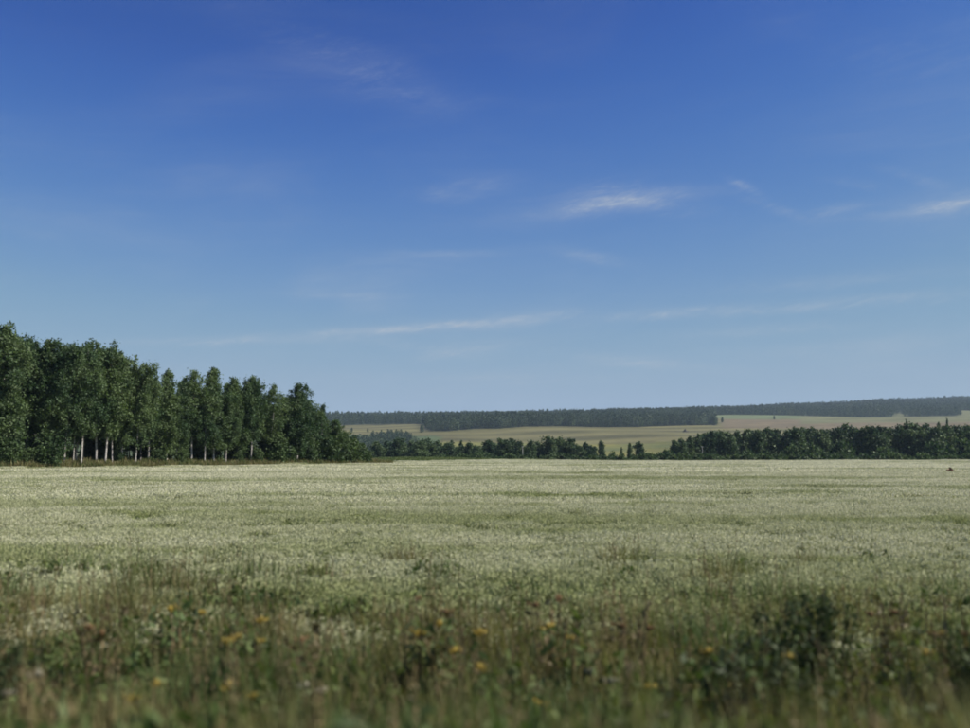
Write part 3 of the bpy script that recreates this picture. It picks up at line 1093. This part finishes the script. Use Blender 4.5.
# a few lone bushes on the far fields
for px, y, ht, label in [(422, 1640, 13, 'pale lone tree at the left end of the dark far wood'), (352, 1650, 7, 'lone dark bush on the far field just right of the birch stand'),
                         (368, 1640, 6, 'small bush right of the lone dark bush on the far field'), (714, 1990, 19, 'lone tree just right of the end of the dark far wood'),
                         (722, 2150, 11, 'small lone tree right of the one that ends the dark far wood'), (774, 2300, 9, 'tiny lone bush on the rosy far field above the grove')]:
    x = (px - 485.0) / FPX * y
    s = ht / GH
    place_tree('tree', rnd.choice(GROVE), x, y, Hf(x, y), s, s, 0.3, label, 'tree', 'lone trees on the far slope')

# ------------------------------------------------------------------ crop
def crop_patch(seed, size, nplant, nhead, nleaf, head, leaf, hgt):
    r = np.random.default_rng(seed)
    mb = MB()
    P = np.stack([r.uniform(-size / 2, size / 2, nplant), r.uniform(-size / 2, size / 2, nplant)], 1)
    h = hgt * r.uniform(0.84, 1.08, nplant)
    lean = r.normal(size=(nplant, 2)) * 0.09
    a = r.uniform(0, 3.14, nplant)
    w_ = 0.006 if head < 0.03 else 0.02
    d = np.stack([np.cos(a), np.sin(a)], 1) * w_
    z0 = np.zeros((nplant, 1))
    b0, b1 = np.hstack([P - d, z0]), np.hstack([P + d, z0])
    t0, t1 = np.hstack([P + lean - d, h[:, None]]), np.hstack([P + lean + d, h[:, None]])
    mb.quads(np.stack([b0, b1, t1, t0], 1), 1)
    # pale flower heads at the tips
    i = np.repeat(np.arange(nplant), nhead)
    C = np.hstack([P[i] + lean[i] + r.normal(size=(len(i), 2)) * head * 1.4, (h[i] - np.abs(r.normal(size=len(i))) * head * 2.2)[:, None]])
    mb.quads(rhombs(r, C, head, head * 0.6, 0.3), 0)
    i = np.repeat(np.arange(nplant), nleaf)
    f = r.uniform(0.25, 0.85, len(i))
    C = np.hstack([P[i] + lean[i] * f[:, None] + r.normal(size=(len(i), 2)) * leaf, (h[i] * f)[:, None]])
    mb.quads(rhombs(r, C, leaf, leaf * 0.5, 0.2), 1)
    return mb.mesh('crop_patch', ['crop_head', 'crop_leaf'])


NEARP = [crop_patch(301 + i, 1.5, 230, 9, 4, 0.019, 0.05, 0.58) for i in range(6)]
MIDP = [crop_patch(321 + i, 2.4, 360, 9, 3, 0.032, 0.08, 0.58) for i in range(6)]
FARP = [crop_patch(341 + i, 4.6, 560, 8, 2, 0.075, 0.13, 0.58) for i in range(6)]


def crop_ring(name, y0, y1, s, T, label):
    x, y = jitter_grid(-200, 200, y0, y1, s)
    k = (np.abs(x) < y * 0.60 + 6) & is_crop(x, y)
    x, y = x[k], y[k]
    n = len(x)
    hv = 1 + 0.13 * smooth_noise(x, y, 0.25, 51) + 0.10 * smooth_noise(x, y, 0.06, 52) + rng.normal(size=n) * 0.05
    return np.stack([x, y, H(x, y)], 1), rng.uniform(0, 6.28, n), np.stack([np.ones(n), np.ones(n), hv], 1)


rings = [crop_ring('a', CROP_START - .5, 42, 1.25, NEARP, ''), crop_ring('b', 42, 105, 2.0, MIDP, ''), crop_ring('c', 105, 275, 3.7, FARP, '')]
pts = np.concatenate([r[0] for r in rings])
rot = np.concatenate([r[1] for r in rings])
scl = np.concatenate([r[2] for r in rings])
idx = np.concatenate([rng.integers(0, 6, len(r[0])) + 6 * i for i, r in enumerate(rings)])
scatter('crop', pts, rot, scl, idx, NEARP + MIDP + FARP, 'pale flowering crop covering the whole wide field', 'crop')


# ------------------------------------------------------------------ grasses
def tuft(seed, size, nblade, hgt, wid, mats=('grass', 'dry_stalk'), stalks=0, bend=0.35):
    r = np.random.default_rng(seed)
    mb = MB()
    P = np.stack([r.uniform(-size / 2, size / 2, nblade), r.uniform(-size / 2, size / 2, nblade)], 1)
    h = hgt * r.uniform(0.45, 1.15, nblade)
    a = r.uniform(0, 6.28, nblade)
    ln = np.stack([np.cos(a), np.sin(a)], 1) * (h * bend * r.uniform(0.2, 1.2, nblade))[:, None]
    b = r.uniform(0, 3.14, nblade)
    d = np.stack([np.cos(b), np.sin(b)], 1) * wid * r.uniform(0.6, 1.4, nblade)[:, None]
    Z = np.zeros((nblade, 1))
    p0a, p0b = np.hstack([P - d, Z]), np.hstack([P + d, Z])
    m_ = P + ln * 0.35
    p1a, p1b = np.hstack([m_ - d, 0.6 * h[:, None]]), np.hstack([m_ + d, 0.6 * h[:, None]])
    e = P + ln
    p2a, p2b = np.hstack([e - d * 0.15, h[:, None]]), np.hstack([e + d * 0.15, h[:, None]])
    mb.quads(np.stack([p0a, p0b, p1b, p1a], 1), 0)
    mb.quads(np.stack([p1a, p1b, p2b, p2a], 1), 0)
    if stalks:
        for k in range(stalks):
            q = r.uniform(-size / 2, size / 2, 2)
            hh = hgt * r.uniform(0.9, 1.45)
            l2 = r.normal(size=2) * 0.08
            mb.tube([(q[0], q[1], 0), (q[0] + l2[0] * .5, q[1] + l2[1] * .5, hh * .55), (q[0] + l2[0], q[1] + l2[1], hh)], [0.005, 0.004, 0.003], 3, 1)
            n = 16
            f = r.uniform(0.7, 1.0, n)
            C = np.stack([q[0] + l2[0] * f, q[1] + l2[1] * f, hh * f], 1) + r.normal(size=(n, 3)) * 0.012
            mb.quads(rhombs(r, C, 0.020, 0.007, 1.2), 1)
    return mb.mesh('tuft', list(mats))


VT = [tuft(401 + i, 0.75, 230, 0.62 + 0.08 * (i % 3), 0.007, ('grass', 'dry_stalk'), 1 + 3 * (i % 2)) for i in range(6)]


def leafy(seed, size, hgt, nst, nl, leaf, mats):
    r = np.random.default_rng(seed)
    mb = MB()
    for k in range(nst):
        q = r.uniform(-size / 2, size / 2, 2)
        hh = hgt * r.uniform(0.7, 1.1)
        l2 = r.normal(size=2) * 0.12 * hgt
        mb.tube([(q[0], q[1], -.03), (q[0] + l2[0] * .4, q[1] + l2[1] * .4, hh * .55), (q[0] + l2[0], q[1] + l2[1], hh)], [0.008, 0.006, 0.003], 4, 1)
        f = r.uniform(0.12, 1.0, nl)
        rad = leaf * (2.2 - 1.3 * f) * r.uniform(0.4, 1.3, nl)
        a = r.uniform(0, 6.28, nl)
        C = np.stack([q[0] + l2[0] * f + rad * np.cos(a), q[1] + l2[1] * f + rad * np.sin(a), hh * f], 1)
        mb.quads(rhombs(r, C, leaf, leaf * 0.42, 0.1), 0)
    return mb.mesh('leafy', list(mats))


VT += [leafy(421 + i, 0.7, 0.62, 18, 26, 0.05, ('weed_green', 'dry_stalk')) for i in range(3)]
x, y = jitter_grid(-19, 19, 2.9, 20.0, 0.36)
k = (np.abs(x) < y * 0.62 + 3.5) & (rng.uniform(size=x.size) < np.interp(y, [10.5, 12.5, 15, 20], [1.0, 0.55, 0.18, 0.0]))
x, y = x[k], y[k]
n = len(x)
sel = np.where(smooth_noise(x, y, 0.9, 61) + rng.normal(size=n) * 0.4 > 0.12, rng.integers(6, 9, n), rng.integers(0, 6, n))
hv = rng.uniform(0.75, 1.2, n) * (1 + 0.22 * smooth_noise(x, y, 0.7, 62))
scatter('verge_grass', np.stack([x, y, H(x, y) - 0.02], 1), rng.uniform(0, 6.28, n), np.stack([np.ones(n), np.ones(n), hv], 1), sel, VT,
        'rank brown and green roadside grass along the bottom of the picture', 'grass')

ET = [tuft(441 + i, 1.6, 130, 0.85, 0.03, ('edge_grass', 'dry_stalk'), 0, 0.4) for i in range(4)]
x, y = jitter_grid(-110, 10, 60, 300, 1.1)
d1 = y - stand_line(x)
right_edge = -20.5 - 0.17 * (y - 182.0)
k1 = (d1 > -3.4) & (d1 < 3.0) & (x < right_edge + 3)
k2 = (x > right_edge - 1) & (x < right_edge + 3.2) & (y > 180) & (y < 240)
k = (k1 | k2) & (px_of(x, y) > -60)
x, y = x[k], y[k]
n = len(x)
hv = rng.uniform(0.7, 1.25, n)
scatter('edge_grass', np.stack([x, y, H(x, y)], 1), rng.uniform(0, 6.28, n), np.stack([hv, hv, hv], 1), rng.integers(0, 4, n), ET,
        'yellowish uncut grass strip between the crop and the birch stand', 'grass')
x, y = jitter_grid(-60, 170, 205, 335, 2.4)
k = (y > crop_end(x, y)) & ~in_stand(x, y) & (px_of(x, y) > 365) & (px_of(x, y) < 1010)
x, y = x[k], y[k]
n = len(x)
hv = rng.uniform(0.8, 1.2, n)
MT = [tuft(451 + i, 3.2, 150, 0.5, 0.06, ('weed_green', 'dry_stalk'), 0, 0.5) for i in range(3)]
scatter('meadow_grass', np.stack([x, y, H(x, y)], 1), rng.uniform(0, 6.28, n), np.stack([hv, hv, hv], 1), rng.integers(0, 3, n), MT,
        'green grass strip beyond the far edge of the pale crop', 'grass')


# ------------------------------------------------------------------ single plants of the verge
def weed(seed, hgt, nst, spread, nl, leaf, leafm, flower=None, nfl=0, fl=0.02, stalkm='dry_stalk'):
    """stem, foliage and flower meshes of a bushy weed"""
    r = np.random.default_rng(seed)
    st, fo, heads = MB(), MB(), []
    for k in range(nst):
        a = r.uniform(0, 6.28)
        rr = spread * math.sqrt(r.uniform(0, 1))
        top = np.array([rr * math.cos(a), rr * math.sin(a), hgt * r.uniform(0.7, 1.05)])
        foot = np.array([top[0] * 0.25, top[1] * 0.25, -0.04])
        mid = foot * 0.45 + top * 0.55 + np.array([0, 0, 0.06 * hgt])
        st.tube([foot, mid, top], [0.009, 0.007, 0.003], 4)
        f = r.uniform(0.1, 1.0, nl)[:, None]
        ax = np.where(f < 0.55, foot + (mid - foot) * f / 0.55, mid + (top - mid) * (f - 0.55) / 0.45)
        C = ax + r.normal(size=(nl, 3)) * leaf * np.array([1.1, 1.1, 0.5]) * (1.5 - f)
        fo.quads(rhombs(r, C, leaf, leaf * 0.4, 0.2))
        if flower and k < nfl:
            fw = MB()
            fw.tube([top - np.array([0, 0, 0.03]), top, top + np.array([0, 0, 0.012]), top + np.array([0, 0, 0.018])], [0.006, 0.020, 0.016, 0.002], 6)
            for q in range(5):
                e = top + np.array([r.normal() * 0.03, r.normal() * 0.03, r.normal() * 0.008])
                fw.tube([top - np.array([0, 0, 0.028]), (top + e) / 2 - np.array([0, 0, 0.012]), e, e + np.array([0, 0, 0.010]), e + np.array([0, 0, 0.013])], [0.003, 0.004, fl, fl * 0.8, 0.002], 5)
            heads.append(('flower_head', fw.mesh('flower_head', [flower])))
    out = [('stem', st.mesh('stem', [stalkm])), ('foliage', fo.mesh('foliage', [leafm]))]
    return out + heads


DARKW = [weed(501 + i, 1.15, 26, 0.42, 80, 0.034, 'weed_dark') for i in range(3)]
YELW = [weed(511 + i, 0.85, 9, 0.22, 26, 0.04, 'weed_green', 'yellow', 2, 0.009) for i in range(3)]
RUSTW = [weed(521 + i, 0.95, 10, 0.2, 14, 0.035, 'dry_stalk', 'orange', 2, 0.009) for i in range(2)]
CREAMW = [weed(531 + i, 0.9, 7, 0.25, 20, 0.04, 'weed_green', 'cream', 2, 0.008) for i in range(2)]


BROWNW = [weed(541, 1.0, 9, 0.4, 16, 0.035, 'dry_stalk')]


def put_weed(name, parts, px, py, y, hgt, ref, wf, label, cat, group):
    """top of the plant at row py, distance y"""
    x = (px - 485.0) / FPX * y
    z = Hf(x, y)
    s = (z_at(py, y) - z) / ref
    o = link(name, None)
    o.location = (x, y, z)
    o.scale = (s * wf, s * wf, s)
    o.rotation_euler = (0, 0, rnd.uniform(0, 6.28))
    for nm, me in parts:
        link(nm, me, o)
    tag(o, label, cat, group)


DK = 'dark bushy weeds of the verge'
for px, py, y, wf, label in [(812, 590, 9.2, 0.85, 'tallest dark bushy weed on the verge right of the middle'), (772, 606, 8.6, 0.9, 'dark weed left of the tallest one on the verge'),
                             (735, 640, 7.6, 1.2, 'low dark weed with yellow flowers at its left edge'), (962, 625, 8.0, 0.6, 'dark weed nearest the right edge of the picture'),
                             (236, 557, 14.5, 0.8, 'single dark brown weed standing in the near crop at the left'), (20, 634, 8.0, 0.7, 'dark weed nearest the left edge of the picture'),
                             (785, 650, 7.2, 0.95, 'dark weed under the tallest one, lower in the picture')]:
    put_weed('dark_weed', BROWNW[0] if px == 236 else rnd.choice(DARKW), px, py, y, 1.15, 1.15, wf, label, 'weed', DK)
YL = 'yellow flowered weeds of the verge'
for px, py, y, label in [(190, 597, 9.8, 'yellow flowered weed highest up at the left'), (243, 604, 9.4, 'yellow flowered weed right of the highest one at the left'),
                         (255, 625, 8.4, 'yellow flowered weed below the pair at the left'), (140, 668, 6.7, 'yellow flowered weed lowest at the left'),
                         (265, 663, 6.8, 'yellow flowered weed low left of the middle'), (420, 610, 8.9, 'yellow flowered weed left one of two just left of the middle'),
                         (455, 614, 8.7, 'yellow flowered weed right one of two just left of the middle'), (510, 646, 7.4, 'yellow flowered weed below the middle of the picture'),
                         (688, 640, 7.5, 'yellow flowered weed left of the low dark weed'), (750, 642, 7.3, 'bright yellow flowered weed in front of the low dark weed'),
                         (570, 612, 8.9, 'yellow flowered weed right of the middle among brown grass'), (905, 616, 8.7, 'yellow flowered weed right of the dark weeds')]:
    put_weed('yellow_flower_weed', rnd.choice(YELW), px, py, y, .85, .85, 1.0, label, 'weed', YL)
RU = 'rusty flowered weeds of the verge'
for px, py, y, label in [(945, 612, 8.6, 'rusty orange weed near the right edge of the picture'), (430, 604, 9.2, 'rusty weed between the two yellow ones left of the middle'),
                         (310, 620, 8.6, 'rusty weed alone in the grass left of the middle'), (550, 598, 9.6, 'rusty weed at the top of the verge just right of the middle'),
                         (630, 604, 9.3, 'rusty weed left of the tall dark weeds'), (880, 594, 9.9, 'rusty weed right of the tallest dark weed'),
                         (110, 606, 9.0, 'rusty weed high on the verge at the left')]:
    put_weed('rusty_weed', rnd.choice(RUSTW), px, py, y, .95, .95, 1.0, label, 'weed', RU)
for px, py, y, label in [(320, 638, 7.7, 'cream flowered weed left of the middle'), (680, 668, 6.8, 'cream flowered weed low on the verge right of the middle'),
                         (60, 660, 7.0, 'cream flowered weed low at the left'), (610, 630, 8.0, 'cream flowered weed right of the middle')]:
    put_weed('cream_flower_weed', rnd.choice(CREAMW), px, py, y, .9, .9, 1.0, label, 'weed', 'cream flowered weeds of the verge')

# ------------------------------------------------------------------ haze
hz = bpy.data.materials.new('haze')
hz.use_nodes = True
t = NT(hz.node_tree)
t.n.clear()
ho = t.node('ShaderNodeOutputMaterial')
pv = t.node('ShaderNodeVolumePrincipled')
pv.inputs['Color'].default_value = (0.62, 0.80, 1.0, 1)
pv.inputs['Density'].default_value = 0.00006
pv.inputs['Anisotropy'].default_value = 0.0
t.l.new(pv.outputs[0], ho.inputs['Volume'])
zlo, zhi = -60.0, 420.0
x0, x1, y0, y1 = -7100.0, 7100.0, -1600.0, 8600.0
c = [(x0, y0, zlo), (x1, y0, zlo), (x1, y1, zlo), (x0, y1, zlo), (x0, y0, zhi), (x1, y0, zhi), (x1, y1, zhi), (x0, y1, zhi)]
hm = bpy.data.meshes.new('haze')
hm.from_pydata(c, [], [(0, 3, 2, 1), (4, 5, 6, 7), (0, 1, 5, 4), (1, 2, 6, 5), (2, 3, 7, 6), (3, 0, 4, 7)])
hm.materials.append(hz)
haze = link('haze', hm)
tag(haze, kind='stuff')
haze['label'] = 'thin summer haze over the land'
